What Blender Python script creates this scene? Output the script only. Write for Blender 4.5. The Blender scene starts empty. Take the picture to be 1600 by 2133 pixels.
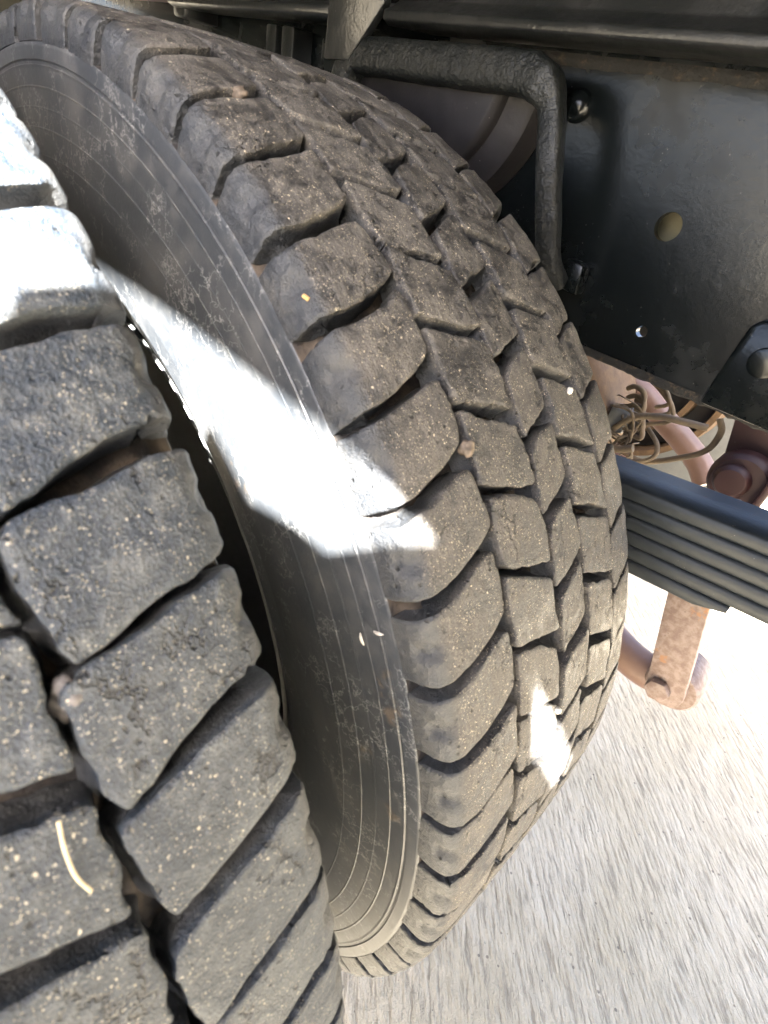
import bpy, bmesh, math, random
import numpy as np
from mathutils import Vector, Matrix, noise as mnoise
from mathutils.geometry import tessellate_polygon

random.seed(7); rng = np.random.default_rng(7)
scene = bpy.context.scene
COL = scene.collection
R_ = math.radians

# ------------------------------------------------------------------ camera
ZA = 0.398                       # height of the axle above the ground
YAW, PITCH, ROLL = 0.65843, 0.62002, 0.23175
CAM = Vector((0.39574, -0.17542, 0.37491 + ZA))
fw = Vector((-math.sin(YAW)*math.cos(PITCH), math.cos(YAW)*math.cos(PITCH), -math.sin(PITCH)))
rt = Vector((math.cos(YAW), math.sin(YAW), 0)); up = rt.cross(fw)
r2 = rt*math.cos(ROLL) + up*math.sin(ROLL); u2 = -rt*math.sin(ROLL) + up*math.cos(ROLL)
cd = bpy.data.cameras.new("camera"); cam = bpy.data.objects.new("camera", cd); COL.objects.link(cam)
M3 = Matrix((r2, u2, -fw)).transposed()
cam.matrix_world = Matrix.Translation(CAM) @ M3.to_4x4()
cd.sensor_fit = 'HORIZONTAL'; cd.sensor_width = 36.0; cd.lens = 36.0*1081.5/1600
cd.clip_start = 0.01; cd.clip_end = 2000
cd.dof.use_dof = True; cd.dof.focus_distance = 0.46; cd.dof.aperture_fstop = 20
scene.camera = cam

# ------------------------------------------------------------------ light
SUN = Vector((1.05, -1.0, 1.6)).normalized()
w = bpy.data.worlds.new("World"); scene.world = w; w.use_nodes = True
nt = w.node_tree; nt.nodes.clear()
sky = nt.nodes.new("ShaderNodeTexSky"); sky.sky_type = 'NISHITA'; sky.sun_disc = False
sky.sun_elevation = math.asin(SUN.z); sky.sun_rotation = math.atan2(SUN.x, SUN.y)
sky.air_density = 0.6; sky.dust_density = 4.0; sky.ozone_density = 0.3
bg = nt.nodes.new("ShaderNodeBackground"); bg.inputs[1].default_value = 0.055
wo = nt.nodes.new("ShaderNodeOutputWorld")
nt.links.new(sky.outputs[0], bg.inputs[0]); nt.links.new(bg.outputs[0], wo.inputs[0])
sl = bpy.data.lights.new("sun", 'SUN'); sl.energy = 5.0; sl.angle = R_(0.6); sl.color = (1.0, 0.97, 0.93)
so = bpy.data.objects.new("sun", sl); COL.objects.link(so)
so.rotation_euler = SUN.to_track_quat('Z', 'Y').to_euler(); so.location = SUN*20
scene.view_settings.view_transform = 'Standard'; scene.view_settings.look = 'None'
scene.view_settings.exposure = 5.0; scene.view_settings.gamma = 1.0
scene.cycles.max_bounces = 10; scene.cycles.diffuse_bounces = 6

# ------------------------------------------------------------------ node helper
class NM:
    def __init__(s, name):
        s.m = bpy.data.materials.new(name); s.m.use_nodes = True
        s.t = s.m.node_tree; s.t.nodes.clear()
        s.o = s.t.nodes.new("ShaderNodeOutputMaterial")
        s.b = s.t.nodes.new("ShaderNodeBsdfPrincipled")
        s.t.links.new(s.b.outputs[0], s.o.inputs[0])
        s.geo = s.t.nodes.new("ShaderNodeNewGeometry")
        s.pos = s.geo.outputs['Position']
    def put(s, sock, v):
        if hasattr(v, 'links'): s.t.links.new(v, sock)
        elif isinstance(v, (tuple, list)) and len(v) == 3 and sock.type == 'RGBA': sock.default_value = (*v, 1)
        else: sock.default_value = v
    def noise(s, scale, detail=4, rough=0.55, vec=None, dist=0.0, out=0):
        n = s.t.nodes.new("ShaderNodeTexNoise"); n.inputs['Scale'].default_value = scale
        n.inputs['Detail'].default_value = detail; n.inputs['Roughness'].default_value = rough
        n.inputs['Distortion'].default_value = dist
        s.t.links.new(vec or s.pos, n.inputs['Vector']); return n.outputs[out]
    def voro(s, scale, feature='F1', vec=None, out='Distance', rand=1.0):
        n = s.t.nodes.new("ShaderNodeTexVoronoi"); n.feature = feature; n.inputs['Scale'].default_value = scale
        n.inputs['Randomness'].default_value = rand
        s.t.links.new(vec or s.pos, n.inputs['Vector']); return n.outputs[out]
    def math(s, op, a, b=0.0, clamp=False):
        n = s.t.nodes.new("ShaderNodeMath"); n.operation = op; n.use_clamp = clamp
        s.put(n.inputs[0], a); s.put(n.inputs[1], b); return n.outputs[0]
    def ramp(s, v, a, b, lo=0.0, hi=1.0, smooth=True):
        n = s.t.nodes.new("ShaderNodeMapRange"); n.interpolation_type = 'SMOOTHSTEP' if smooth else 'LINEAR'
        s.put(n.inputs[0], v); n.inputs[1].default_value = a; n.inputs[2].default_value = b
        n.inputs[3].default_value = lo; n.inputs[4].default_value = hi; return n.outputs[0]
    def mix(s, f, a, b):
        n = s.t.nodes.new("ShaderNodeMix"); n.data_type = 'RGBA'
        s.put(n.inputs[0], f); s.put(n.inputs[6], a); s.put(n.inputs[7], b); return n.outputs[2]
    def attr(s, name, out='Fac'):
        n = s.t.nodes.new("ShaderNodeAttribute"); n.attribute_name = name; return n.outputs[out]
    def mapping(s, scale=(1,1,1), rot=(0,0,0), vec=None):
        n = s.t.nodes.new("ShaderNodeMapping"); n.inputs['Scale'].default_value = scale; n.inputs['Rotation'].default_value = rot
        s.t.links.new(vec or s.pos, n.inputs['Vector']); return n.outputs[0]
    def vadd(s, a, b, k):
        m = s.t.nodes.new("ShaderNodeVectorMath"); m.operation = 'SCALE'; s.t.links.new(b, m.inputs[0]); m.inputs['Scale'].default_value = k
        n = s.t.nodes.new("ShaderNodeVectorMath"); n.operation = 'ADD'; s.t.links.new(a, n.inputs[0]); s.t.links.new(m.outputs[0], n.inputs[1]); return n.outputs[0]
    def bump(s, h, strength=0.5, dist=0.002, prev=None):
        n = s.t.nodes.new("ShaderNodeBump"); n.inputs['Strength'].default_value = strength; n.inputs['Distance'].default_value = dist
        s.t.links.new(h, n.inputs['Height'])
        if prev is not None: s.t.links.new(prev, n.inputs['Normal'])
        return n.outputs[0]
    def done(s, col, rough, normal=None, metal=0.0, spec=0.5):
        s.put(s.b.inputs['Base Color'], col); s.put(s.b.inputs['Roughness'], rough)
        s.put(s.b.inputs['Metallic'], metal); s.b.inputs['Specular IOR Level'].default_value = spec
        if normal is not None: s.t.links.new(normal, s.b.inputs['Normal'])
        return s.m

def rubber(name, base, dust, dustlo, dusthi, grit_col, grit_amt, blotch=0.5, gsize=1.0, stk=1.0):
    m = NM(name)
    top = m.attr('wear')
    tc = m.t.nodes.new("ShaderNodeTexCoord"); oi = m.t.nodes.new("ShaderNodeObjectInfo")
    off = m.t.nodes.new("ShaderNodeCombineXYZ")
    for q in range(3): m.put(off.inputs[q], m.math('MULTIPLY', oi.outputs['Random'], 3.1+q))
    obj = m.vadd(tc.outputs['Object'], off.outputs[0], 1.0)
    big = m.noise(34, 5, 0.65); mid = m.noise(170, 5, 0.68); fine = m.noise(1100, 3, 0.65)
    streak = m.noise(1.0, 3, 0.6, vec=m.mapping((260, 620, 70), (0, 0, 0), obj))
    f = m.math('ADD', m.math('MULTIPLY', big, 0.5), m.math('MULTIPLY', mid, 0.5))
    f = m.ramp(f, dustlo, dusthi)
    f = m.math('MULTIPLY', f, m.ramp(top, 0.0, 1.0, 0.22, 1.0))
    c = m.mix(f, base, dust)
    # worn dark blotches where the dust is rubbed off
    bl = m.math('MULTIPLY', m.ramp(m.noise(120, 6, 0.75), 0.50, 0.60), m.ramp(m.noise(27, 3, 0.6), 0.42, 0.62))
    c = m.mix(m.math('MULTIPLY', bl, blotch), c, base)
    mott = m.math('MULTIPLY', m.ramp(fine, 0.28, 0.74, 0.50, 1.45, False), m.ramp(streak, 0.30, 0.70, 1-.34*stk, 1+.30*stk, False))
    hs = m.t.nodes.new("ShaderNodeHueSaturation"); m.put(hs.inputs['Color'], c); m.put(hs.inputs['Value'], mott); c = hs.outputs[0]
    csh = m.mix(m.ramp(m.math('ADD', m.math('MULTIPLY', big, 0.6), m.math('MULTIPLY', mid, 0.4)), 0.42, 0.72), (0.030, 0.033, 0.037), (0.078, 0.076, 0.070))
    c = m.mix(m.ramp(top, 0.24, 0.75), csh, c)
    # sand grains pressed in the rubber: small bright cells, some cells only
    wv = m.vadd(m.pos, m.noise(700, 3, 0.6, out=1), 0.0022)
    g = None
    for sc, amt, mx, cl in ((340/gsize, grit_amt*.35, .21, 40), (620/gsize, grit_amt, .30, 75), (1250/gsize, grit_amt*1.5, .38, 120)):
        v = m.voro(sc, vec=wv); vc = m.voro(sc, vec=wv, out='Color')
        sep = m.t.nodes.new("ShaderNodeSeparateColor"); m.t.links.new(vc, sep.inputs[0])
        pick = m.math('GREATER_THAN', sep.outputs[0], 1 - amt)
        sz_ = m.math('MULTIPLY', sep.outputs[1], mx)
        gi = m.math('MULTIPLY', m.math('LESS_THAN', v, sz_), pick)
        gi = m.math('MULTIPLY', gi, m.ramp(m.noise(cl, 3, 0.6), 0.36, 0.58))
        gi = m.math('MULTIPLY', gi, m.ramp(sep.outputs[2], 0, 1, 0.35, 1.0))
        g = gi if g is None else m.math('MAXIMUM', g, gi)
    g = m.math('MULTIPLY', g, m.ramp(top, 0.3, 0.9))
    c = m.mix(m.math('MULTIPLY', g, 0.85), c, grit_col)
    # dark nicks, cuts and fine cracks
    wv2 = m.vadd(m.mapping((1, 1, 0.5), (0, 0, 0), obj), m.noise(80, 4, 0.65, out=1), 0.022)
    cr = m.voro(60, 'DISTANCE_TO_EDGE', wv2)
    crack = m.math('MULTIPLY', m.ramp(cr, 0.0, 0.05, 1.0, 0.0), m.ramp(m.noise(36, 3), 0.54, 0.62))
    crack = m.math('MULTIPLY', crack, m.ramp(top, .3, .9))
    pit = m.math('MULTIPLY', m.ramp(m.voro(230, vec=wv), 0.05, 0.26, 1, 0), m.ramp(m.noise(75, 3, 0.6), 0.52, 0.60))
    dk = m.math('MAXIMUM', crack, pit)
    c = m.mix(m.math('MULTIPLY', dk, 0.8), c, (0.010, 0.010, 0.011))
    h = m.math('ADD', m.math('MULTIPLY', fine, 0.5), m.math('MULTIPLY', mid, 1.3)); h = m.math('ADD', h, m.math('MULTIPLY', streak, 0.7*stk))
    h = m.math('SUBTRACT', h, m.math('MULTIPLY', dk, 1.2)); h = m.math('ADD', h, m.math('MULTIPLY', g, 0.6))
    nrm = m.bump(h, 0.9, 0.0015)
    return m.done(c, m.ramp(f, 0, 1, 0.42, 0.85), nrm, spec=0.5)

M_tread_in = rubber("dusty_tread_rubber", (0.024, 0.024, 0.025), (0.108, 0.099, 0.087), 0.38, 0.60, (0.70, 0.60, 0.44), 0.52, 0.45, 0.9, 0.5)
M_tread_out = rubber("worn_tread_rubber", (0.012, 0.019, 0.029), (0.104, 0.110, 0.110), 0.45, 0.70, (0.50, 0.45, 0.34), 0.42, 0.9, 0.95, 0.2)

def mat_side():
    m = NM("sidewall_rubber")
    big = m.noise(22, 5, 0.6); mid = m.noise(120, 4, 0.65); fine = m.noise(700, 3, 0.6)
    f = m.ramp(m.math('ADD', m.math('MULTIPLY', big, 0.6), m.math('MULTIPLY', mid, 0.4)), 0.42, 0.72)
    c = m.mix(f, (0.042, 0.047, 0.053), (0.096, 0.097, 0.096))
    # scuffs: hair-thin pale marks in patches
    wv = m.vadd(m.pos, m.noise(45, 4, 0.65, out=1), 0.05)
    e = m.voro(75, 'DISTANCE_TO_EDGE', wv)
    s1 = m.math('MULTIPLY', m.ramp(e, 0.0, 0.05, 1, 0), m.ramp(m.noise(33, 5, 0.65), 0.46, 0.60))
    wv2 = m.vadd(m.mapping((1, 1, 0.16), (0, R_(30), 0)), m.noise(160, 3, 0.6, out=1), 0.012)
    e2 = m.voro(130, 'F1', wv2)
    s2 = m.math('MULTIPLY', m.ramp(e2, 0.04, 0.16, 1, 0), m.ramp(m.noise(60, 4, 0.65), 0.50, 0.60))
    sc = m.math('MAXIMUM', s1, s2)
    c = m.mix(m.math('MULTIPLY', sc, 0.65), c, (0.28, 0.28, 0.27))
    rib = m.attr('rib')
    c = m.mix(m.math('MULTIPLY', rib, m.ramp(mid, 0.42, 0.62, 0.0, 0.4)), c, (0.20, 0.19, 0.16))
    # dried mud
    mud = m.math('MULTIPLY', m.ramp(m.noise(17, 4, 0.6), 0.66, 0.71), m.ramp(m.noise(120, 3), 0.38, 0.5))
    c = m.mix(m.math('MULTIPLY', mud, 0.8), c, (0.125, 0.098, 0.072))
    h = m.math('ADD', m.math('MULTIPLY', fine, 0.25), m.math('MULTIPLY', mid, 0.5)); h = m.math('ADD', h, m.math('MULTIPLY', mud, 0.8))
    return m.done(c, m.ramp(f, 0, 1, 0.42, 0.62), m.bump(h, 0.5, 0.0006), spec=0.5)
M_side = mat_side()

def mat_groove():
    m = NM("groove_rubber"); a = m.noise(60, 5, 0.6); fn = m.noise(600, 3)
    c = m.mix(m.ramp(a, 0.4, 0.7), (0.022, 0.020, 0.019), (0.085, 0.066, 0.048))
    return m.done(c, 0.9, m.bump(fn, 0.6, 0.001), spec=0.3)
M_groove = mat_groove()

def paint(name, base, dust, amt=0.5, rough=0.42, bumpd=0.0012, tex=0.4, spec=0.5):
    m = NM(name); a = m.noise(11, 5, 0.62); b = m.noise(95, 4, 0.6); f_ = m.noise(420, 3, 0.55)
    f = m.ramp(m.math('ADD', m.math('MULTIPLY', a, 0.7), m.math('MULTIPLY', b, 0.3)), 0.42, 0.75)
    c = m.mix(m.math('MULTIPLY', f, amt), base, dust)
    v = m.voro(180); spk = m.math('MULTIPLY', m.math('LESS_THAN', v, 0.07), m.ramp(m.noise(30), 0.5, 0.6))
    c = m.mix(m.math('MULTIPLY', spk, 0.5), c, (0.2, 0.19, 0.17))
    patch = m.ramp(m.noise(9, 3, 0.5), 0.58, 0.70)
    wr = m.noise(170, 4, 0.7, dist=1.2)
    h = m.math('ADD', m.math('MULTIPLY', b, 0.8), m.math('MULTIPLY', f_, 0.3)); h = m.math('ADD', h, m.math('MULTIPLY', m.math('MULTIPLY', wr, patch), 1.2))
    return m.done(c, m.ramp(f, 0, 1, rough, rough + 0.25), m.bump(h, tex, bumpd), spec=spec)
M_frame = paint("black_green_chassis_paint", (0.0028, 0.0039, 0.0042), (0.008, 0.0092, 0.0092), 0.4, 0.22, tex=0.16, spec=0.3)
M_rail = paint("black_rail_paint", (0.008, 0.009, 0.009), (0.024, 0.023, 0.022), 0.5, 0.30, 0.0015, 0.5)
M_hoop = paint("pitted_black_paint", (0.004, 0.005, 0.005), (0.018, 0.018, 0.014), 0.5, 0.42, 0.003, 0.8, spec=0.35)
M_pad = paint("grey_cast_metal", (0.008, 0.0072, 0.008), (0.019, 0.017, 0.0185), 0.9, 0.5, 0.0015, 0.4, spec=0.25)
M_spring = paint("blue_black_spring_paint", (0.011, 0.015, 0.018), (0.038, 0.043, 0.045), 0.8, 0.5, 0.001, 0.5)
M_brake = paint("dusty_tan_metal", (0.085, 0.050, 0.024), (0.22, 0.140, 0.070), 1.0, 0.8, 0.002, 0.7)
M_wire = paint("dusty_hose", (0.10, 0.075, 0.048), (0.28, 0.21, 0.13), 1.0, 0.8, 0.001, 0.6)
M_pipe = paint("dull_pink_pipe", (0.17, 0.105, 0.08), (0.27, 0.185, 0.15), 0.9, 0.42, 0.0006, 0.3)
M_red = paint("red_oxide_paint", (0.030, 0.009, 0.009), (0.058, 0.026, 0.025), 0.8, 0.5, 0.001, 0.5)
M_maroon = paint("faded_maroon_paint", (0.09, 0.055, 0.06), (0.16, 0.115, 0.12), 0.8, 0.5)
M_olive = paint("dirty_olive_rubber", (0.045, 0.043, 0.031), (0.09, 0.085, 0.064), 0.8, 0.7)
M_hole_back = paint("ochre_ground_tone", (0.15, 0.135, 0.08), (0.26, 0.235, 0.15), 0.8, 0.7)
M_dark = paint("under_chassis_black", (0.010, 0.010, 0.010), (0.035, 0.03, 0.026), 0.6, 0.6)
M_steel = paint("brushed_grey_metal", (0.14, 0.145, 0.14), (0.25, 0.25, 0.24), 0.8, 0.5)
M_deck = paint("deck_plate", (0.03, 0.03, 0.03), (0.06, 0.058, 0.055), 0.7, 0.6)

def mat_rust():
    m = NM("rusty_flat_bar"); a = m.noise(26, 5, 0.65); b = m.noise(150, 4, 0.6); fn = m.noise(600, 3)
    c = m.mix(m.ramp(b, 0.35, 0.65), (0.155, 0.105, 0.085), (0.235, 0.18, 0.155))
    c = m.mix(m.ramp(a, 0.62, 0.66), c, (0.26, 0.135, 0.07))
    pits = m.math('MULTIPLY', m.ramp(m.voro(240), 0.0, 0.3, 1, 0), m.ramp(b, 0.52, 0.62))
    c = m.mix(m.math('MULTIPLY', pits, 0.6), c, (0.06, 0.045, 0.04))
    h = m.math('SUBTRACT', m.math('ADD', m.math('MULTIPLY', b, 0.8), m.math('MULTIPLY', fn, 0.4)), pits)
    return m.done(c, 0.7, m.bump(h, 0.6, 0.0012))
M_rust = mat_rust()

def mat_rustedge():
    m = NM("rust_scale"); a = m.noise(200, 5, 0.7)
    c = m.mix(m.ramp(a, 0.52, 0.72), (0.008, 0.008, 0.008), (0.06, 0.042, 0.024))
    return m.done(c, 0.9, m.bump(a, 0.9, 0.003))
M_scale = mat_rustedge()

def mat_ground():
    m = NM("broom_finished_concrete")
    vec = m.mapping((1, 1, 1), (0, 0, R_(45)))       # broom lines run diagonally to the truck
    wv = m.vadd(vec, m.noise(90, 3, 0.6, out=1), 0.004)
    mp = m.t.nodes.new("ShaderNodeMapping"); mp.inputs['Scale'].default_value = (22, 175, 40); m.t.links.new(wv, mp.inputs['Vector'])
    st = m.noise(1.0, 6, 0.68, vec=mp.outputs[0])
    mp2 = m.t.nodes.new("ShaderNodeMapping"); mp2.inputs['Scale'].default_value = (26, 100, 30); m.t.links.new(wv, mp2.inputs['Vector'])
    st2 = m.noise(1.0, 3, 0.55, vec=mp2.outputs[0])
    big = m.noise(5, 5, 0.6); fine = m.noise(500, 3, 0.6)
    c = m.mix(m.ramp(big, 0.35, 0.68), (0.55, 0.475, 0.335), (0.645, 0.57, 0.43))
    c = m.mix(m.ramp(st, 0.37, 0.52, 0.7, 0.0), c, (0.27, 0.228, 0.165))  # low streaks darkened in the colour to paint in relief shading
    stn = m.ramp(m.noise(2.3, 4, 0.6), 0.55, 0.75); c = m.mix(m.math('MULTIPLY', stn, 0.25), c, (0.30, 0.27, 0.22))
    v = m.voro(75); pit = m.math('MULTIPLY', m.math('LESS_THAN', v, 0.13), m.ramp(m.noise(25, 2), 0.5, 0.56))
    c = m.mix(m.math('MULTIPLY', pit, 0.65), c, (0.12, 0.10, 0.085))
    h = m.math('ADD', m.math('MULTIPLY', st, 1.2), m.math('MULTIPLY', st2, 1.4)); h = m.math('ADD', h, m.math('MULTIPLY', fine, 0.25))
    h = m.math('SUBTRACT', h, m.math('MULTIPLY', pit, 0.6))
    return m.done(c, 0.85, m.bump(h, 1.0, 0.010), spec=0.3)
M_ground = mat_ground()

def plain(name, col, rough=0.7, var=0.3, sc=300):
    m = NM(name); a = m.noise(sc, 4, 0.6)
    c = m.mix(m.ramp(a, 0.35, 0.65), tuple(x*(1-var) for x in col), tuple(min(1, x*(1+var)) for x in col))
    return m.done(c, rough, m.bump(a, 0.5, 0.0006))
M_straw = plain("dry_straw", (0.50, 0.42, 0.26), 0.7, 0.15)
M_chip = plain("wood_chip", (0.55, 0.33, 0.13), 0.7, 0.15)
M_stone_g = plain("grey_pebble", (0.10, 0.09, 0.085), 0.8, 0.4)
M_stone_w = plain("pale_pebble", (0.62, 0.58, 0.50), 0.7, 0.15)
M_stone_b = plain("brown_pebble", (0.11, 0.085, 0.062), 0.8, 0.35)
M_thorn = plain("brown_thorn", (0.16, 0.06, 0.05), 0.7, 0.3)

# ------------------------------------------------------------------ object helpers
def tag(o, label=None, cat=None, group=None, kind=None):
    for k, v in (('label', label), ('category', cat), ('group', group), ('kind', kind)):
        if v: o[k] = v
    return o
def empty(name, loc):
    o = bpy.data.objects.new(name, None); o.empty_display_size = 0.05; o.location = loc; COL.objects.link(o); return o
def link(name, me, mat, parent=None, loc=None, smooth=True):
    if mat is not None and not me.materials: me.materials.append(mat)
    if smooth and len(me.polygons): me.polygons.foreach_set('use_smooth', [True]*len(me.polygons))
    o = bpy.data.objects.new(name, me); COL.objects.link(o)
    if parent is not None:
        o.parent = parent
        base = parent
        off = Vector((0, 0, 0))
        while base is not None: off += base.location; base = base.parent
        o.location = (Vector(loc) if loc is not None else Vector((0, 0, ZA))) - off
    else: o.location = loc if loc is not None else (0, 0, ZA)
    return o
def mesh(name, v, f):
    me = bpy.data.meshes.new(name); me.from_pydata([tuple(p) for p in v], [], [tuple(q) for q in f]); me.update(); return me
def from_bm(name, bm):
    bmesh.ops.recalc_face_normals(bm, faces=bm.faces[:]); me = bpy.data.meshes.new(name); bm.to_mesh(me); bm.free(); return me
def sharp(me, ang=35):
    try: me.set_sharp_from_angle(angle=R_(ang))
    except Exception: pass
    return me
def bevel_bm(bm, w, seg=2):
    bmesh.ops.recalc_face_normals(bm, faces=bm.faces[:])
    e = [x for x in bm.edges if len(x.link_faces) == 2 and x.calc_face_angle(0) > 0.5]
    if w > 0: bmesh.ops.bevel(bm, geom=e, offset=w, segments=seg, profile=0.5, affect='EDGES', clamp_overlap=True)
def rough_bm(bm, amp, sc=40):
    for v in bm.verts: v.co += mnoise.noise_vector(v.co*sc)*amp
def prism(pts, axis, a, b, bev=0.0015, cuts=0, amp=0):
    """outline pts in the plane across `axis` (x->(y,z), y->(x,z), z->(x,y)) extruded from a to b"""
    bm = bmesh.new()
    def P(p, t): return {'x': (t, p[0], p[1]), 'y': (p[0], t, p[1]), 'z': (p[0], p[1], t)}[axis]
    A = [bm.verts.new(P(p, a)) for p in pts]; B = [bm.verts.new(P(p, b)) for p in pts]; n = len(pts)
    bm.faces.new(A); bm.faces.new(B[::-1])
    for i in range(n): bm.faces.new((A[i], B[i], B[(i+1) % n], A[(i+1) % n]))
    bevel_bm(bm, bev)
    if cuts:
        bmesh.ops.triangulate(bm, faces=[f for f in bm.faces if len(f.verts) > 4])
        bmesh.ops.subdivide_edges(bm, edges=bm.edges[:], cuts=cuts, use_grid_fill=True)
    if amp: rough_bm(bm, amp)
    return sharp(from_bm("prism", bm))
def box(x0, x1, y0, y1, z0, z1, bev=0.0015, amp=0): return prism([(x0, z0), (x1, z0), (x1, z1), (x0, z1)], 'y', y0, y1, bev, 0, amp)
def smooth_path(P, n):
    P = [Vector(p) for p in P]; out = []
    Q = [P[0]*2-P[1]] + P + [P[-1]*2-P[-2]]
    for i in range(1, len(Q)-2):
        for j in range(n):
            t = j/n; a, b, c, d = Q[i-1:i+3]
            out.append(0.5*((2*b)+(c-a)*t+(2*a-5*b+4*c-d)*t*t+(3*b-a-3*c+d)*t**3))
    out.append(P[-1]); return out
def tube(path, rad, seg=12, square=0.0, aspect=1.0, amp=0, upv=(0, 0, 1), caps=True):
    """swept tube; rad scalar or list; square>0 makes the section squarer"""
    path = [Vector(p) for p in path]; n = len(path); V = []; F = []
    prev = Vector(upv)
    for i, p in enumerate(path):
        d = (path[min(i+1, n-1)] - path[max(i-1, 0)]).normalized()
        s = d.cross(prev)
        if s.length < 1e-5: s = d.orthogonal()
        s.normalize(); u = s.cross(d).normalized(); prev = u
        r = rad[i] if isinstance(rad, (list, tuple)) else rad
        for k in range(seg):
            a = 2*math.pi*(k+0.5)/seg; c, sn = math.cos(a), math.sin(a)
            if square: c = math.copysign(abs(c)**(1-square), c); sn = math.copysign(abs(sn)**(1-square), sn)
            q = p + s*(r*c*aspect) + u*(r*sn)
            if amp: q = q + mnoise.noise_vector(q*60)*amp
            V.append(q)
    for i in range(n-1):
        for k in range(seg):
            F.append((i*seg+k, i*seg+(k+1) % seg, (i+1)*seg+(k+1) % seg, (i+1)*seg+k))
    if caps: F.append(tuple(range(seg))[::-1]); F.append(tuple((n-1)*seg+k for k in range(seg)))
    return sharp(mesh("tube", V, F), 50)
def lathe(prof, center, axis='y', seg=48, a0=0, a1=2*math.pi):
    """prof: list of (radius, offset along axis)"""
    full = abs(a1-a0-2*math.pi) < 1e-6; ns = seg if full else seg+1; V = []; F = []
    for r, t in prof:
        for k in range(ns):
            a = a0+(a1-a0)*k/seg; c, s = r*math.cos(a), r*math.sin(a)
            V.append({'y': (center[0]+c, center[1]+t, center[2]+s), 'x': (center[0]+t, center[1]+c, center[2]+s), 'z': (center[0]+c, center[1]+s, center[2]+t)}[axis])
    m = len(prof)
    for i in range(m-1):
        for k in range(seg):
            F.append((i*ns+k, i*ns+(k+1) % ns, (i+1)*ns+(k+1) % ns, (i+1)*ns+k))
    bm = bmesh.new(); me = mesh("lathe", V, F); bm.from_mesh(me)
    bmesh.ops.remove_doubles(bm, verts=bm.verts[:], dist=1e-6)
    return sharp(from_bm("lathe", bm), 40)
def hexhead(c, axis, r, h):
    prof = [(c[0 if axis != 'x' else 1]+r*math.cos(i*math.pi/3+.3), c[2]+r*math.sin(i*math.pi/3+.3)) for i in range(6)]
    t = c[1] if axis == 'y' else c[0]
    return prism(prof, axis, t, t+h, r*0.12)

# ------------------------------------------------------------------ ground
def make_ground():
    n = 40; V = []; F = []
    xs = [-600, -60, -8] + list(np.linspace(-3, 3, 31)) + [8, 60, 600]
    for y in xs:
        for x in xs: V.append((x, y, 0))
    k = len(xs)
    for j in range(k-1):
        for i in range(k-1): F.append((j*k+i, j*k+i+1, (j+1)*k+i+1, (j+1)*k+i))
    o = link("ground", mesh("ground", V, F), M_ground, loc=(0, 0, 0)); tag(o, kind='structure')
make_ground()

# ------------------------------------------------------------------ tyres
D = 2*math.pi/64
SH = [(0, .403), (57, .4015), (85, .4005), (94, .3996), (99, .3983), (102.5, .3960), (104.6, .3922), (105.5, .3870), (105.9, .3825), (106.05, .3788)]
_w = np.array([p[0] for p in SH]); _r = np.array([p[1]*1000 for p in SH])
_s = np.concatenate([[0], np.cumsum(np.hypot(np.diff(_w), np.diff(_r)))])
S_END = _s[-1]
def prof(s):
    """signed arc position (mm) -> radius m, y_rel m, and the outward normal in (r, y)"""
    a = np.abs(s); sg = np.sign(s)
    r = np.interp(a, _s, _r); y = np.interp(a, _s, _w)
    e = 1.5; r1 = np.interp(np.clip(a+e, 0, S_END), _s, _r); y1 = np.interp(np.clip(a+e, 0, S_END), _s, _w)
    r0 = np.interp(np.clip(a-e, 0, S_END), _s, _r); y0 = np.interp(np.clip(a-e, 0, S_END), _s, _w)
    tr, ty = r1-r0, y1-y0; L = np.hypot(tr, ty)+1e-9
    return r/1000, y*sg/1000, ty/L, -tr/L*sg
def depth(s):
    a = np.abs(s); return np.interp(a, [0, 92, 100, 108, S_END], [13, 13, 12, 10, 7])/1000

def wob(seed, n=6, f0=1.5):
    g = np.random.default_rng(seed); A = g.normal(0, 1, (n, 2))*f0*np.linspace(1, 3, n)[:, None]; ph = g.uniform(0, 6.28, n); am = g.normal(0, 1, n)/np.linspace(1, 2.2, n)
    return lambda u, v: sum(am[i]*np.sin(A[i, 0]*u+A[i, 1]*v+ph[i]) for i in range(n))/n**.5

def resample(P, t):
    P = np.array(P, float); q = P*np.array([39.3, 1]); L = np.concatenate([[0], np.cumsum(np.hypot(*np.diff(q, axis=0).T))]); L /= L[-1]
    return np.stack([np.interp(t, L, P[:, i]) for i in range(2)], -1)

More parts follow.
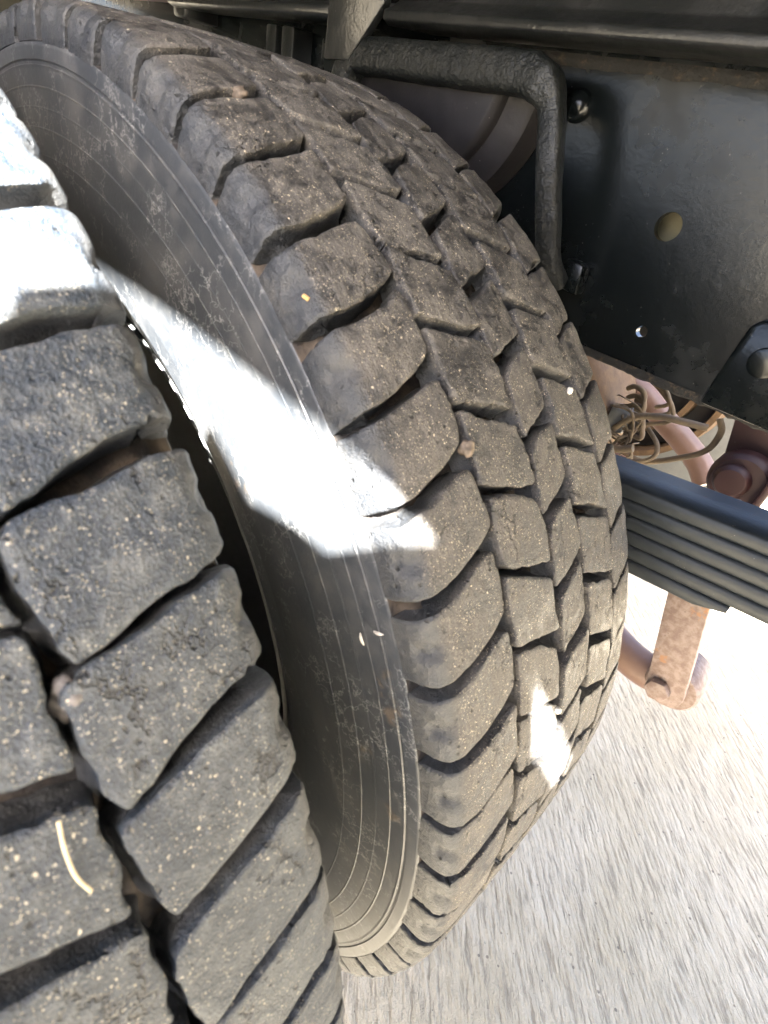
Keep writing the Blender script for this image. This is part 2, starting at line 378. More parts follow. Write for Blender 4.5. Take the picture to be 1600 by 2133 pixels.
def lug_mesh(name, bot, top, seed, mat, socket=None, rho=0.05, bevel=0.7, wobble=1.0):
    """bot/top: polylines in (k pitch, s mm), from the small-s to the large-s end"""
    e = np.array([0, .018, .045, .085, .14, .21, .29, .37, .45, .5, .55, .63, .71, .79, .86, .915, .955, .982, 1.0])
    if socket: es = np.array(sorted(set(list(e) + list(np.linspace(socket[0]-.05, socket[1]+.05, 11)))))
    else: es = e
    U, Vv = np.meshgrid(e, es)                # U: bottom->top (k), V: along s
    b = resample(bot, es); t = resample(top, es)
    P = b[:, None, :]*(1-U[..., None]) + t[:, None, :]*U[..., None]
    # rounded corners
    cu, cv = U*2-1, Vv*2-1
    cen = P.mean((0, 1))
    shrink = 1 - rho*(np.abs(cu)**7)*(np.abs(cv)**7)*(np.abs(P[..., 1]) < 98)
    free = np.ones_like(Vv)
    P = cen + (P-cen)*shrink[..., None]
    w1, w2, w3 = wob(seed), wob(seed+50), wob(seed+90, 8, 4)
    edge = np.maximum(np.abs(cu), np.abs(cv))
    P[..., 0] += (w1(cu, cv)*1.1+w3(cu*1.5, cv*3)*0.45)/39.3*edge; P[..., 1] += (w2(cu, cv)*1.0+w3(cu*3, cv*1.5)*.45)*edge*(np.abs(P[..., 1]) < 98)
    P[..., 0] += (wobble-1)*w1(cu*.8+.3, cv*.8)*1.3/39.3*edge; P[..., 1] += (wobble-1)*w2(cu*.8, cv*.8+.2)*1.2*edge*(np.abs(P[..., 1]) < 98)
    nick = w3(cu*2.2, cv*2.2)+.5*w3(cu*6+1, cv*6); P[..., 0] += -np.sign(cu)*np.clip(nick-.6, 0, 1)*1.6/39.3*np.abs(cu)**6
    # heights (mm): rolled edges, gentle crown, wear
    shoulder_end = np.abs(P[..., 1]) > 106
    du = np.minimum(U, 1-U)*33; dv = np.minimum(Vv, 1-Vv)*45
    dv = np.where((np.abs(P[..., 1]) > 96), 9, dv)
    hh = -bevel*np.clip(1-du/1.4, 0, 1)**2 - bevel*np.clip(1-dv/1.4, 0, 1)**2
    hh += 0.30*w2(cu*1.3, cv*1.3) + 0.22*w3(cu*2, cv*2)
    sock = 0
    if socket:
        sv = np.clip(np.minimum((Vv-socket[0])/.03, (socket[1]-Vv)/.03), 0, 1); su = np.clip(np.minimum((U-.36)/.05, (.66-U)/.05), 0, 1)
        sock = 2.3*sv*su
    def place(k, s, h):
        r, y, nr, ny = prof(s); r = r+nr*h; y = y+ny*h; th = k*D
        return np.stack([r*np.cos(th), y, r*np.sin(th)], -1)
    top_v = place(P[..., 0], P[..., 1], (hh-sock)/1000)
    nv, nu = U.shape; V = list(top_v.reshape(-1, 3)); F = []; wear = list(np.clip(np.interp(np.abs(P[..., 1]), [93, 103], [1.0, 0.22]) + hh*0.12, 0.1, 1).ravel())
    idx = lambda j, i: j*nu+i
    for j in range(nv-1):
        for i in range(nu-1): F.append((idx(j, i), idx(j, i+1), idx(j+1, i+1), idx(j+1, i)))
    ring = [(j, 0) for j in range(nv)] + [(nv-1, i) for i in range(1, nu)] + [(j, nu-1) for j in range(nv-2, -1, -1)] + [(0, i) for i in range(nu-2, 0, -1)]
    last = [idx(*q) for q in ring]
    for lev, (out, dep) in enumerate(((0.2, .45), (0.9, .8), (2.2, 1.03))):
        new = []
        for q in ring:
            k, s = P[q]; d0 = P[q]-cen; L = math.hypot(d0[0]*39.3, d0[1])+1e-6
            jit = 0.35*w3(cu[q]*3+lev, cv[q]*3)
            kk = k + d0[0]*39.3/L*(out+jit)/39.3; ss = s + (d0[1]/L*(out+jit) if abs(s) < 100 else 0)
            ss = np.clip(ss, -S_END, S_END)
            dm = float(depth(ss)); h0 = hh[q]/1000
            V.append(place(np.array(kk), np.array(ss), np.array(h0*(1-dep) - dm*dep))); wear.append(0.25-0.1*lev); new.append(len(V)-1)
        for a in range(len(ring)):
            b2 = (a+1) % len(ring); F.append((last[a], last[b2], new[b2], new[a]))
        last = new
    me = mesh(name, V, F)
    at = me.attributes.new('wear', 'FLOAT', 'POINT'); at.data.foreach_set('value', np.array(wear, dtype=np.float32))
    bm = bmesh.new(); bm.from_mesh(me); bmesh.ops.recalc_face_normals(bm, faces=bm.faces[:]); bm.to_mesh(me); bm.free()
    me.materials.append(mat); me.polygons.foreach_set('use_smooth', [True]*len(me.polygons)); sharp(me, 40)
    return me

# outlines (k in lug pitches, s in mm from the tread centre)
OUT = S_END
ROWS = {
 'A': dict(bot=[(0, -57), (-.18, -71), (-.36, -90), (-.39, -102), (-.40, -OUT)], top=[(.76, -57.5), (.63, -68), (.47, -88), (.40, -102), (.40, -OUT)], sock=(.66, .87)),
 'E': dict(bot=[(-.42, 57.5), (-.19, 80), (-.08, 101), (-.08, OUT)], top=[(.49, 56), (.63, 80), (.76, 101), (.74, OUT)], sock=(.66, .87)),
 'B': dict(bot=[(.28, -53.5), (.12, -33), (0, -16.5)], top=[(1.12, -53.5), (.95, -34), (.79, -18)]),
 'C': dict(bot=[(0, -15), (.12, -2), (.30, 15)], top=[(.76, -12), (.92, 0), (1.06, 14.5)]),
 'D': dict(bot=[(.34, 17.5), (.20, 34), (.02, 53)], top=[(1.12, 18.5), (.98, 36), (.86, 53)]),
}
def rows_meshes(mat, nv, jit=1.0):
    res = {}
    for rn, q in ROWS.items():
        res[rn] = []
        for v in range(nv):
            g = np.random.default_rng(hash_((rn, v)))
            j = lambda P, d=0: [(k+d+g.normal(0, .018)*jit, s+(g.normal(0, .9)*jit if abs(s) < 100 else 0)) for k, s in P]
            ex_ = 1 if jit == 1 else -.2; bot, top = j(q['bot'], -.012*ex_), j(q['top'], .022*ex_)
            res[rn].append(lug_mesh("tread_lug", bot, top, ord(rn)*100+v*7, mat, q.get('sock'), wobble=jit))
    return res
def hash_(t): return ord(t[0])*131+t[1]*17+5

def flatten(P, th_rot):
    """press the tyre flat where it stands on the ground; P in tyre coordinates (rotated already)"""
    Q = P.copy(); zg = -ZA+0.0015
    low = Q[:, 2] < zg+0.012
    over = np.clip(zg+0.012-Q[:, 2], 0, None)
    Q[:, 2] = np.where(low, zg+0.012*np.exp(-over/0.012), Q[:, 2])
    return Q

def squeeze(P, amt):
    if amt: P = P.copy(); P[:, 1] = np.where(P[:, 1] > .050, .050+(P[:, 1]-.050)*amt, P[:, 1])
    return P
def tyre(name, yc, fr, mat, label, side_label, seed, amt=0):
    root = empty(name, (0, yc, 0)); tag(root, label, 'tyre', 'dual rear tyres')
    # carcass of revolution
    half = [(0, .3885), (40, .388), (80, .3868), (90, .3864), (95, .3855), (97.5, .383), (99, .3805), (101.5, .3793), (105.4, .3789), (105.9, .3783), (106.05, .3765), (106.1, .3735), (106.3, .3717), (106.35, .3710), (105.6, .3705), (105.6, .3690), (106.35, .3685), (106.3, .3678), (106.1, .3672), (106.3, .362), (106.4, .3592), (106.75, .3588), (106.75, .3584), (106.45, .358),
            (106.9, .352), (107.1, .3494), (107.35, .3490), (107.35, .3487), (107.2, .3483), (107.9, .342), (108.2, .3394), (108.55, .339), (108.55, .3386), (108.3, .3382),
            (108.9, .330), (109.2, .3256), (109.5, .3252), (109.5, .3249), (109.25, .3245), (109.6, .315), (109.4, .302), (108.4, .288), (106, .273), (100, .260), (94, .251)]
    ribi = {half.index(q_): 1 for q_ in half if q_ in ((106.35, .3710), (106.35, .3685), (106.75, .3588), (106.75, .3584), (108.55, .339), (108.55, .3386))}
    tight = []
    for i, (w_, r_) in enumerate(half):
        q_ = ribi.get(i, 0)
        if i and q_ and not ribi.get(i-1, 0): p_ = half[i-1]; t_ = min(.9, .0002/max(abs(p_[1]-r_), 1e-6)); tight.append((w_+(p_[0]-w_)*t_, r_+(p_[1]-r_)*t_, 0))
        if i and not q_ and ribi.get(i-1, 0): p_ = half[i-1]; t_ = min(.9, .0002/max(abs(p_[1]-r_), 1e-6)); tight.append((p_[0]+(w_-p_[0])*t_, p_[1]+(r_-p_[1])*t_, 0))
        tight.append((w_, r_, q_))
    t2 = []
    for i, p_ in enumerate(tight):
        if i:
            o_ = tight[i-1]; L_ = math.hypot(p_[0]-o_[0], (p_[1]-o_[1])*1000)
            if L_ > 1.5 and o_[1] < .3725 and o_[0] > 105:
                for d_ in (.25, .6, L_-.6, L_-.25): t2.append((o_[0]+(p_[0]-o_[0])*d_/L_, o_[1]+(p_[1]-o_[1])*d_/L_, 0))
        t2.append(p_)
    tight = t2
    pr = [(-w, r, q) for w, r, q in reversed(tight)] + tight[1:]
    
    nth = 384; th = np.arange(nth)*2*math.pi/nth
    V = np.concatenate([np.stack([r*np.cos(th), np.full(nth, w/1000), r*np.sin(th)], -1) for w, r, q in pr]); rib = np.repeat(np.array([q for *_, q in pr], np.float32), nth)
    V = flatten(squeeze(V, amt), 0); m = len(pr); F = []; mi = []
    for i in range(m):
        i2 = (i+1) % m
        for k in range(nth):
            F.append((i*nth+k, i2*nth+k, i2*nth+(k+1) % nth, i*nth+(k+1) % nth))
            mi.append(1 if (abs(pr[i][0]) <= 105.5 and pr[i][1] > .3786 and pr[i2][1] > .3786) else 0)
    me = mesh("carcass", V, F); me.materials.append(M_side); me.materials.append(M_groove)
    me.polygons.foreach_set('material_index', mi)
    at = me.attributes.new('rib', 'FLOAT', 'POINT'); at.data.foreach_set('value', rib)
    bm = bmesh.new(); bm.from_mesh(me); bmesh.ops.recalc_face_normals(bm, faces=bm.faces[:]); bm.to_mesh(me); bm.free()
    link("carcass", me, None, root, (0, yc, ZA))
    # wheel disc inside the bead
    rim = lathe([(.2465, -.095), (.248, -.085), (.249, -.07), (.235, -.06), (.225, 0), (.235, .06), (.249, .07), (.248, .085), (.2465, .095), (.240, .085), (.215, .0), (.17, .02), (.12, .045), (.0001, .045)], (0, 0, 0), 'y', 64)
    link("rim", rim, M_steel, root, (0, yc, ZA))
    nvar = 9; ms = rows_meshes(mat, nvar, 1.0 if amt < 1 else 1.25)
    if amt:
        for q in ms.values():
            for me_ in q:
                co = np.empty(len(me_.vertices)*3); me_.vertices.foreach_get('co', co); me_.vertices.foreach_set('co', squeeze(co.reshape(-1, 3), amt).ravel()); me_.update()
    g = np.random.default_rng(seed); far_v, far_f, far_w, base = [], [], [], 0
    for rn in 'ABCDE':
        for n in range(64):
            k = fr[rn]+n+g.normal(0, .015); th_ = k*D; grow = 1+float(np.clip(g.normal(0, .0010), -.002, .002)); src = ms[rn][int(g.integers(nvar))]
            near_bottom = abs((th_ - 1.5*math.pi + math.pi) % (2*math.pi) - math.pi) < 0.42
            is_far = 38 <= n <= 41
            if near_bottom or is_far:
                co = np.empty(len(src.vertices)*3); src.vertices.foreach_get('co', co); co = co.reshape(-1, 3)
                c, s = math.cos(th_), math.sin(th_)
                Q = np.stack([co[:, 0]*c - co[:, 2]*s, co[:, 1], co[:, 0]*s + co[:, 2]*c], -1); Q = flatten(Q, 0)
                if is_far:
                    wv = np.empty(len(src.vertices), np.float32); src.attributes['wear'].data.foreach_get('value', wv)
                    far_v.append(Q); far_w.append(wv); far_f += [tuple(i+base for i in p.vertices) for p in src.polygons]; base += len(Q)
                else:
                    m2 = src.copy(); m2.vertices.foreach_set('co', Q.ravel()); m2.update(); o = bpy.data.objects.new("tread_lug", m2); COL.objects.link(o); o.parent = root; o.location = (0, 0, ZA)
                continue
            o = bpy.data.objects.new("tread_lug", src); COL.objects.link(o); o.parent = root; o.location = (0, 0, ZA); o.rotation_euler = (0, -th_, 0); o.scale = (grow, 1, grow)
    fm = mesh("tread_lugs_far_side", np.concatenate(far_v), far_f); at = fm.attributes.new('wear', 'FLOAT', 'POINT'); at.data.foreach_set('value', np.concatenate(far_w))
    o = link("tread_lug_field", fm, mat, root, (0, yc, ZA)); tag(o, kind='stuff')
    return root

tyre("inner_tyre", 0.059, dict(A=.71, B=.90, C=.49, D=.03, E=.11), M_tread_in,
     "dusty brown inner tyre in the middle with bright sun patch on its sidewall", "", 3, 0.70)
tyre("outer_tyre", -0.219, dict(A=.28, B=.47, C=.06, D=.60, E=.68), M_tread_out,
     "near outer tyre at the left edge with large worn blue black lugs", "", 11, 1.07)

# ------------------------------------------------------------------ chassis
ch = empty("truck_chassis", (0.1, 0.27, 0)); tag(ch, "black painted truck chassis frame above and behind the dual tyres", 'truck frame')
def poly_plate(outer, holes, y0, y1):
    polys = [[Vector((x, z, 0)) for x, z in outer]] + [[Vector((x, z, 0)) for x, z in h] for h in holes]
    tri = tessellate_polygon(polys); P = [p for q in polys for p in q]; n = len(P)
    V = [(p.x, y0, p.y) for p in P] + [(p.x, y1, p.y) for p in P]; F = [tuple(t) for t in tri] + [tuple(i+n for i in t[::-1]) for t in tri]
    b = 0
    for q in polys:
        L = len(q); F += [(b+i, b+(i+1) % L, n+b+(i+1) % L, n+b+i) for i in range(L)]; b += L
    bm = bmesh.new(); bm.from_mesh(mesh("p", V, F)); return sharp(from_bm("plate", bm), 30)
def circle(cx, cz, r, n=28): return [(cx+r*math.cos(2*math.pi*i/n), cz+r*math.sin(2*math.pi*i/n)) for i in range(n)]
web = poly_plate([(-1.9, .262), (1.5, .262), (1.5, .46), (-1.9, .46)], [circle(.246, .359, .0092), circle(.261, .2905, .0042)], .26, .267)
link("frame_rail", web, M_frame, ch)
lf = link("lower_flange", prism([(.26, .262), (.335, .262), (.335, .270), (.268, .270), (.268, .2685)], 'x', -1.9, 1.5, .001), M_frame, ch)
# rusty lip hanging under the web edge
bmv = [];  bmf = []
nn = 260
for i in range(nn+1):
    x = -.3+.9*i/nn; j = mnoise.fractal(Vector((x*60, 0, 3)), 1, 2, 4)*.0022
    for q in ((.2585, .2655), (.2585+.0005, .2605-abs(j)), (.262, .2585-abs(j)*1.3), (.27, .2595)): bmv.append((x, q[0], q[1]))
for i in range(nn):
    for k in range(3): bmf.append((i*4+k, i*4+k+1, i*4+k+5, i*4+k+4))
link("flaked_edge", mesh("flaked_edge", bmv, bmf), M_scale, ch)
link("hole_backing", box(-.25, .31, .296, .30, .31, .42, .001), M_hole_back, ch)  # added plate in the tone of the bright ground behind the hole
# upper rail (subframe): sloping lip over a dark gap
def rail(x0, x1, nm):
    pr_ = [(.262, .447), (.205, .441), (.1985, .4435), (.1985, .449), (.206, .4525), (.214, .458), (.2165, .475), (.2165, .62), (.262, .62)]
    me = prism(pr_, 'x', x0, x1, .0012); return link(nm, me, M_rail, ch)
rail(-.006, 1.5, "upper_rail"); rail(-.352, -.0725, "upper_rail")
link("upper_rail_core", box(-1.9, 1.5, .264, .33, .466, .815, .001), M_dark, ch)  # carried up to the deck, out of view, to block sky light
# rust line in the gap
bmv = []; bmf = []
for i in range(201):
    x = .0+.9*i/200; j = mnoise.fractal(Vector((x*45, 5, 3)), 1, 2, 4)*.002
    for q in ((.2597, .437+j), (.2585, .440+j), (.2585, .442), (.2598, .4445)): bmv.append((x, q[0], q[1]))
for i in range(200):
    for k in range(3): bmf.append((i*4+k, i*4+k+1, i*4+k+5, i*4+k+4))
link("rust_streak", mesh("rust_streak", bmv, bmf), M_scale, ch)
# strap bracket
link("strap_bracket", prism([(-.072, .415), (-.040, .416), (-.006, .452), (-.006, .60), (-.072, .60)], 'y', .198, .206, .0015), M_rail, ch)
link("strap_bracket_leg", box(-.085, -.046, .205, .258, .32, .43, .002), M_frame, ch)
# guard hoop: bent flat bar
hp = [(.192, .235, .305), (.186, .222, .320), (.180, .214, .345), (.170, .210, .375), (.160, .210, .402), (.153, .210, .414), (.141, .210, .4215), (.125, .210, .4235), (.05, .210, .4225), (-.03, .210, .4215), (-.044, .210, .418), (-.052, .210, .405), (-.054, .210, .38), (-.054, .225, .30)]
link("guard_hoop", tube(smooth_path(hp, 8), [.0076 if i < 36 else min(.0112, .0076+.0004*(i-36)) for i in range(200)], 18, .5, 1.1, .0006, (0, 1, 0)), M_hoop, ch)
link("hoop_foot", prism([(.184, .303), (.206, .300), (.204, .322), (.188, .324)], 'y', .244, .2598, .003), M_frame, ch)
# half drum pad behind the hoop
pad = lathe([(.0001, 0), (.074, 0), (.078, .002), (.080, .006), (.080, .012), (.083, .014), (.096, .016), (.100, .019), (.101, .024), (.101, .0445)], (.030, .215, .426), 'y', 48, math.pi, 2*math.pi)
link("bump_pad", pad, M_pad, ch)
# rivet, hanger plate and its bolt
link("rivet", lathe([(.0001, -.0085), (.0055, -.0076), (.0095, -.0045), (.0105, 0)], (.1475, .2597, .416), 'y', 24), M_frame, ch)
link("hanger_plate", prism([(.324, .2625), (.3245, .282), (.327, .318), (.332, .3245), (.5, .330), (.5, .2625)], 'y', .2475, .2597, .003), M_frame, ch)
link("hanger_bolt", lathe([(.0001, -.0026), (.0075, -.0025), (.0094, -.0018), (.010, 0)], (.3465, .2473, .301), 'y', 24), M_frame, ch)
# small brackets on the far left of the web
for x0, x1 in ((-.215, -.198), (-.188, -.168)):
    link("web_bracket", box(x0, x1, .235, .2598, .34, .44, .002), M_rail, ch)
# dark cross members added to fill the darkness beneath the frame
link("cross_member", box(-.25, .14, .275, 1.4, .20, .44, .004), M_dark, ch)
link("cross_member", box(-.9, -.8, .275, 1.4, .22, .44, .004), M_dark, ch)
# unseen deck over the wheels and side rail, placed to shade the tyres
link("deck_plate", box(-1.9, 2.4, -.345, .28, .82, .83, .002), M_deck, ch)
link("side_rail", prism([(-.345, .79), (-.37, .79), (-.37, .865), (-.345, .865)], 'x', -1.9, 2.4, .0008), M_deck, ch)
for x in (-1.2, -.45, 1.0, 1.8): link("deck_bearer", box(x-.03, x+.03, -.345, .21, .775, .82, .002), M_deck, ch)
for x in (-1.2, -.45, 1.0, 1.4): link("deck_post", box(x-.03, x+.03, .215, .262, .62, .82, .002), M_deck, ch)
shadow_outline = [(.48, -.1), (.476, .695), (.50, .735), (.54, .71), (.577, .72), (.600, .721), (.626, .745), (.650, .767), (.672, .79), (.68, .83), (.752, .83), (.757, .793), (.762, .778), (.769, .761), (.779, .736), (.84, .739), (.866, .77), (.87, .83), (2.2, .83), (2.2, -.1)]
link("shadow_panel", prism(shadow_outline, 'y', -.369, -.361, .001), M_deck, ch)  # added unseen panel, outline cut to cast the photographer's shadow

# ------------------------------------------------------------------ leaf spring
sp = empty("leaf_spring", (.2, .25, 0)); tag(sp, "blue black painted leaf spring stack running right from behind the inner tyre", 'leaf spring')
ends = [.75, .75, .70, .62, .53, .418, .378]
zt = lambda x: .1905+.132*(x-.306)+.05*(x-.306)**2
def leaf(i, x1):
    n = 40; x0 = -.75+i*.07; V = []; F = []; t = .0117; y0, y1 = .2255, .2805; dz = i*.0122
    sec = [(y0, -.0022), (y0, -t+.0022), (y0+.002, -t), (y1-.002, -t), (y1, -t+.0022), (y1, -.0022), (y1-.002, 0), (y0+.002, 0)]
    for a in range(n+1):
        x = x0+(x1-x0)*a/n; e = max(0, 1-(x1-x)/.012) if i >= 4 else 0
        xs = x if x > 0 else x
        zc = zt(x) if x > .05 else zt(.05)+(.05-x)*.0+ .00*(x)
        for y, z in sec:
            V.append((x, y, zc-dz+z*(1-.45*e)))
    for a in range(n):
        for k in range(8): F.append((a*8+k, a*8+(k+1) % 8, (a+1)*8+(k+1) % 8, (a+1)*8+k))
    F.append(tuple(range(8))); F.append(tuple(n*8+k for k in range(8))[::-1])
    bm = bmesh.new(); bm.from_mesh(mesh("leaf", V, F)); return sharp(from_bm("leaf", bm), 50)
for i, x1 in enumerate(ends[:6]): link("spring_leaf", leaf(i, x1), M_spring, sp)

# ------------------------------------------------------------------ stabiliser
sb = empty("stabiliser_bar", (.40, .33, 0)); tag(sb, "rusty pinkish brown stabiliser bar and flat drop link below the leaf spring", 'stabiliser bar')
def slab(p0, p1, wd, y0, y1):
    a = Vector((p0[0], p0[1])); b = Vector((p1[0], p1[1])); d = (b-a).normalized(); q = Vector((-d.y, d.x))*wd/2
    pts = [a+q, a-q]
    for i in range(13):
        t = -math.pi/2+math.pi*i/12; c = b + (d*math.cos(t)*1 + Vector((-d.y, d.x))*math.sin(t)*1)*wd/2
        pts.append(c)
    return prism([(p.x, p.y) for p in pts], 'y', y0, y1, .0012)
link("drop_link", slab((.363, .18), (.4255, -.026), .036, .312, .322), M_rust, sb)
link("link_bolt", hexhead((.4195, .3035, -.0265), 'y', .0125, .009), M_rust, sb)
link("bar_eye", lathe([(.0001, 0), (.024, 0), (.0265, .003), (.0265, .045), (.024, .048), (.0001, .048)], (.4285, .3225, -.027), 'y', 32), M_rust, sb)
link("bar", tube(smooth_path([(.05, .42, .01), (.2, .40, -.012), (.30, .372, -.03), (.36, .352, -.042), (.40, .345, -.043), (.425, .345, -.032)], 8), .0205, 20), M_pipe, sb)

# ------------------------------------------------------------------ rear axle and brake fittings
ax = empty("rear_axle", (.2, .45, 0)); tag(ax, "dusty tan brake can, hoses and pink pipe seen under the frame", 'rear axle')
link("axle_tube", lathe([(.0001, -.3), (.07, -.3), (.07, .9), (.0001, .9)], (0, .6, 0), 'y', 32), M_dark, ax)
link("brake_can", lathe([(.0001, 0), (.10, 0), (.109, .004), (.1145, .012), (.1165, .025), (.1165, .055), (.113, .058), (.113, .10), (.0001, .10)], (.113, .385, .137), 'y', 56), M_brake, ax)
link("pipe", tube(smooth_path([(.16, .52, .185), (.215, .51, .178), (.252, .503, .163), (.285, .50, .150), (.315, .497, .135), (.336, .49, .118)], 8), .0140, 18), M_pipe, ax)
link("pipe", tube(smooth_path([(.20, .50, .10), (.235, .48, .10), (.262, .47, .085), (.28, .46, .055), (.285, .46, .02)], 8), .0135, 18), M_pipe, ax)
link("red_joint", lathe([(.0001, 0), (.024, 0), (.028, .004), (.029, .012), (.029, .05), (.0001, .05)], (.3655, .405, .166), 'y', 32), M_red, ax)
link("red_joint_cap", lathe([(.0001, 0), (.013, 0), (.016, .003), (.017, .010)], (.3605, .3955, .166), 'y', 24), M_red, ax)
link("red_joint_band", box(.3865, .3935, .392, .44, .132, .20, .002), M_red, ax)
link("red_bracket", prism([(.318, .262), (.345, .16), (.395, .19), (.43, .262)], 'y', .425, .435, .002), M_red, ax)
link("hose", tube(smooth_path([(.235, .40, .150), (.238, .395, .165), (.252, .39, .185), (.275, .388, .198), (.300, .39, .203), (.318, .395, .205)], 10), .0034, 10, amp=.0005), M_wire, ax)
link("hose", tube(smooth_path([(.318, .43, .208), (.326, .43, .196), (.322, .44, .17), (.300, .45, .145), (.268, .46, .12), (.24, .47, .115)], 10), .0033, 10), M_wire, ax)
link("hose", tube(smooth_path([(.245, .385, .142), (.262, .382, .142), (.28, .38, .150), (.291, .38, .162), (.287, .382, .174), (.270, .39, .182)], 10), .0024, 8), M_wire, ax)
link("hose", tube(smooth_path([(.245, .385, .148), (.255, .384, .150), (.268, .384, .158)], 8), .004, 8), M_wire, ax)
link("hose", tube(smooth_path([(.20, .375, .147), (.216, .375, .148), (.228, .375, .144), (.24, .376, .14), (.252, .378, .142)], 8), .0034, 8, amp=.0006), M_wire, ax)
for i in range(5):
    z = .205-.009*i; x = .232+.004*i
    link("clip", tube(smooth_path([(x-.004, .41, z), (x+.004, .405, z+.006), (x+.014, .402, z+.005), (x+.018, .402, z-.004), (x+.010, .404, z-.006)], 6), .0028, 8, amp=.0008), M_wire, ax)
for q in range(12):
    a_ = rng.normal(0, .0055, (5, 3)); base_ = [(.222+.004*q, .405, .196-.004*q), (.236+.003*q, .395, .205-.006*q), (.252, .392, .196-.007*q), (.262-.004*q, .395, .176-.003*q), (.248-.006*q, .40, .158)]
    link("wire", tube(smooth_path([tuple(np.array(b_)+a_[t_]) for t_, b_ in enumerate(base_)], 8), float(.0008+.0005*(q % 3)), 8, amp=.0004), M_wire, ax)
for q in range(3):
    link("wire", tube(smooth_path([(.205+.01*q, .43, .24-.008*q), (.235+.008*q, .42, .228-.006*q), (.258+.008*q, .41, .222-.007*q), (.272+.005*q, .41, .208-.008*q), (.262, .41, .198-.01*q)], 8), .0022, 8, amp=.0005), M_wire, ax)
link("valve_block", box(.225, .247, .395, .42, .160, .186, .003, .001), M_steel, ax)
link("fitting", lathe([(.0001, 0), (.011, 0), (.013, .003), (.013, .016), (.008, .018), (.008, .03)], (.236, .372, .136), 'y', 14), M_brake, ax)
link("backing_plate", lathe([(.0001, .03), (.084, .03), (.086, 0), (.093, 0), (.095, .03), (.118, .03), (.121, -.004), (.129, -.004), (.131, .04), (.0001, .05)], (.165, .62, .175), 'y', 64), M_brake, ax)
link("backing_plate_web", lathe([(.0001, .02), (.0838, .02), (.0838, .026), (.0001, .026)], (.165, .62, .175), 'y', 48), M_dark, ax)
link("backing_plate_web", lathe([(.0955, .018), (.1178, .018), (.1178, .024), (.0955, .024)], (.165, .62, .175), 'y', 48), M_dark, ax)
link("brake_shield", prism([(.20, -.08), (.345, -.02), (.385, .27), (.12, .27), (.12, .02)], 'y', .68, .70, .003), M_steel, ax)
link("drive_shaft", lathe([(.0001, -.9), (.06, -.9), (.06, .3), (.0001, .3)], (0, .98, .0), 'x', 40), M_dark, ax)

# ------------------------------------------------------------------ things far left behind the tyre
link("maroon_panel", box(-.69, -.372, .20, .262, .4535, .60, .004, .0008), M_maroon, ch)
link("panel_bracket", box(-.372, -.345, .215, .258, .435, .60, .003), M_rail, ch)
link("olive_shade_flap", box(-.706, -.70, -.40, .20, -.34, .82, .002), M_olive, ch)  # olive piece at the corner, enlarged into a flap to block front light
link("front_shade_panel", prism([(-1.9, -.12), (-.46, -.12), (-.455, .30), (-.38, .43), (-.2, .51), (.0, .55), (.12, .60), (.13, .83), (-1.9, .83)], "y", -.369, -.361, .001), M_deck, ch)  # added unseen panel that keeps outside light off the tyre tops
# ------------------------------------------------------------------ small debris, each placed on the surface it rests on
def pebble(name, c, r, mat, sq=(1, 1, 1), seed=0):
    bm = bmesh.new(); bmesh.ops.create_icosphere(bm, subdivisions=3, radius=r)
    for v in bm.verts:
        v.co *= 1+.42*mnoise.noise(v.co/r*1.2+Vector((seed, 0, 0)))+.16*mnoise.noise(v.co/r*3+Vector((seed, 4, 0))); v.co = Vector([v.co[i]*sq[i] for i in range(3)])
    return link(name, from_bm(name, bm), mat, None, (c[0], c[1], c[2]+ZA))
def on(k, s, h, yc):
    r, y, nr, ny = prof(np.array(float(s))); return Vector(((r+nr*h)*math.cos(k*D), yc+y+ny*h, (r+nr*h)*math.sin(k*D)))

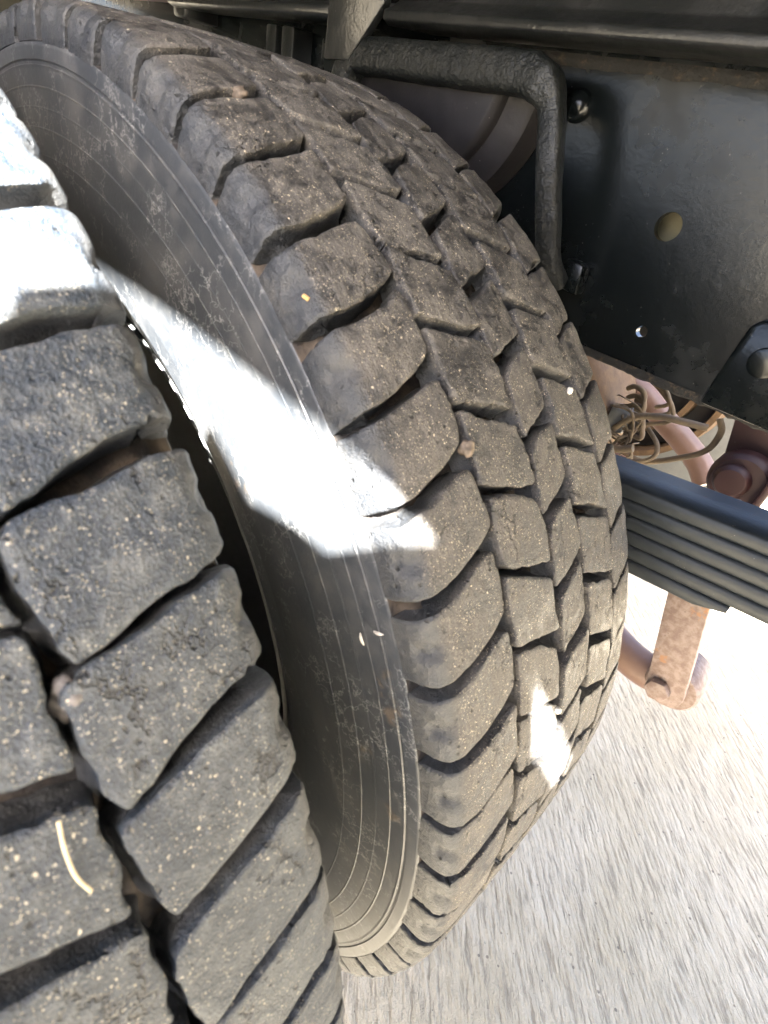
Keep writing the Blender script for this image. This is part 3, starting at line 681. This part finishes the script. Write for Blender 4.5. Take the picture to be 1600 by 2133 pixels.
GRP = {'pebble': 'pebbles stuck in the tyre treads', 'straw': 'straws lying on the tyres', 'husk': 'grass husks on the sidewall'}
def put(o, label, cat): return tag(o, label, cat, GRP.get(cat))
YI, YO = .059, -.219
put(pebble("pebble", on(7.05, 57.5, -.0065, YO), .0058, M_stone_g, (.9, .8, 1.3), 1), "pinkish grey pebble wedged in the tread groove of the near outer tyre", 'pebble')
put(pebble("pebble", on(7.87, 42, .0005, YI), .0020, M_stone_w, (1, 1, 1), 2), "tiny white round pebble on the far tread of the inner tyre", 'pebble')
put(pebble("pebble", on(7.62, -56, -.0005, YI), .0034, M_stone_b, (1, 1, 1.1), 3), "small brown pebble stuck between middle lugs of the inner tyre", 'pebble')
put(pebble("pebble", on(12.5, -72, -.0015, YI), .0034, M_stone_b, (1.3, 1, .8), 4), "dusty brown pebble on the upper shoulder groove of the inner tyre", 'pebble')
put(pebble("pebble", on(3.66, -18, .0, YI), .0018, M_stone_w, (1, 1, 1), 5), "pale speck of stone beside the lower sun patch on the inner tyre", 'pebble')
me = tube(smooth_path([on(6.47, 46, .0012, YO), on(6.30, 45, .0016, YO), on(6.12, 45, .0014, YO), on(5.97, 46.5, .001, YO)], 6), .00045, 7)
put(link("straw", me, M_straw), "curved dry straw lying on a lug of the near outer tyre", 'straw')
def side_pt(r, a, dy=0): return Vector((r*math.cos(a), YI-.1062+dy, r*math.sin(a)))
for pts, lab in (([(.311, 1.416), (.316, 1.411), (.323, 1.400)], "short straw high on the inner tyre sidewall near its top left"),
                 ([(.316, 1.219), (.322, 1.2115), (.329, 1.203)], "bent straw on the inner tyre sidewall above the sun patch")):
    put(link("straw", tube(smooth_path([side_pt(r, a, -.0012) for r, a in pts], 5), .00042, 7), M_straw), lab, 'straw')
chip = box(-.0014, .0014, -.0006, .0006, -.0006, .0006, .0001)
o = link("wood_chip", chip, M_chip, None, on(9.56, -104, .0005, YI)+Vector((0, 0, ZA))); o.rotation_euler = (.3, .35, .5)
put(o, "orange wood chip in the shoulder recess of an inner tyre lug", 'wood chip')
for r, a, sz, rot, lab in ((.356, .561, .0034, .9, "pale grass husk on the inner tyre sidewall below the sun patch"),
                           (.369, .577, .0034, -.5, "whitish curled husk by the double rib of the inner tyre sidewall")):
    p = side_pt(r, a, -.001)
    bm = bmesh.new(); bmesh.ops.create_icosphere(bm, subdivisions=3, radius=1)
    for v in bm.verts: v.co = Vector((v.co.x*sz*(1-.25*abs(v.co.z)), v.co.y*.0006 + .0006*v.co.x**2, v.co.z*sz*.25)); v.co = Matrix.Rotation(rot, 3, 'Y') @ v.co
    put(link("husk", from_bm("husk", bm), M_stone_w, None, (p.x, p.y, p.z+ZA)), lab, 'husk')
bpy.context.view_layer.update()
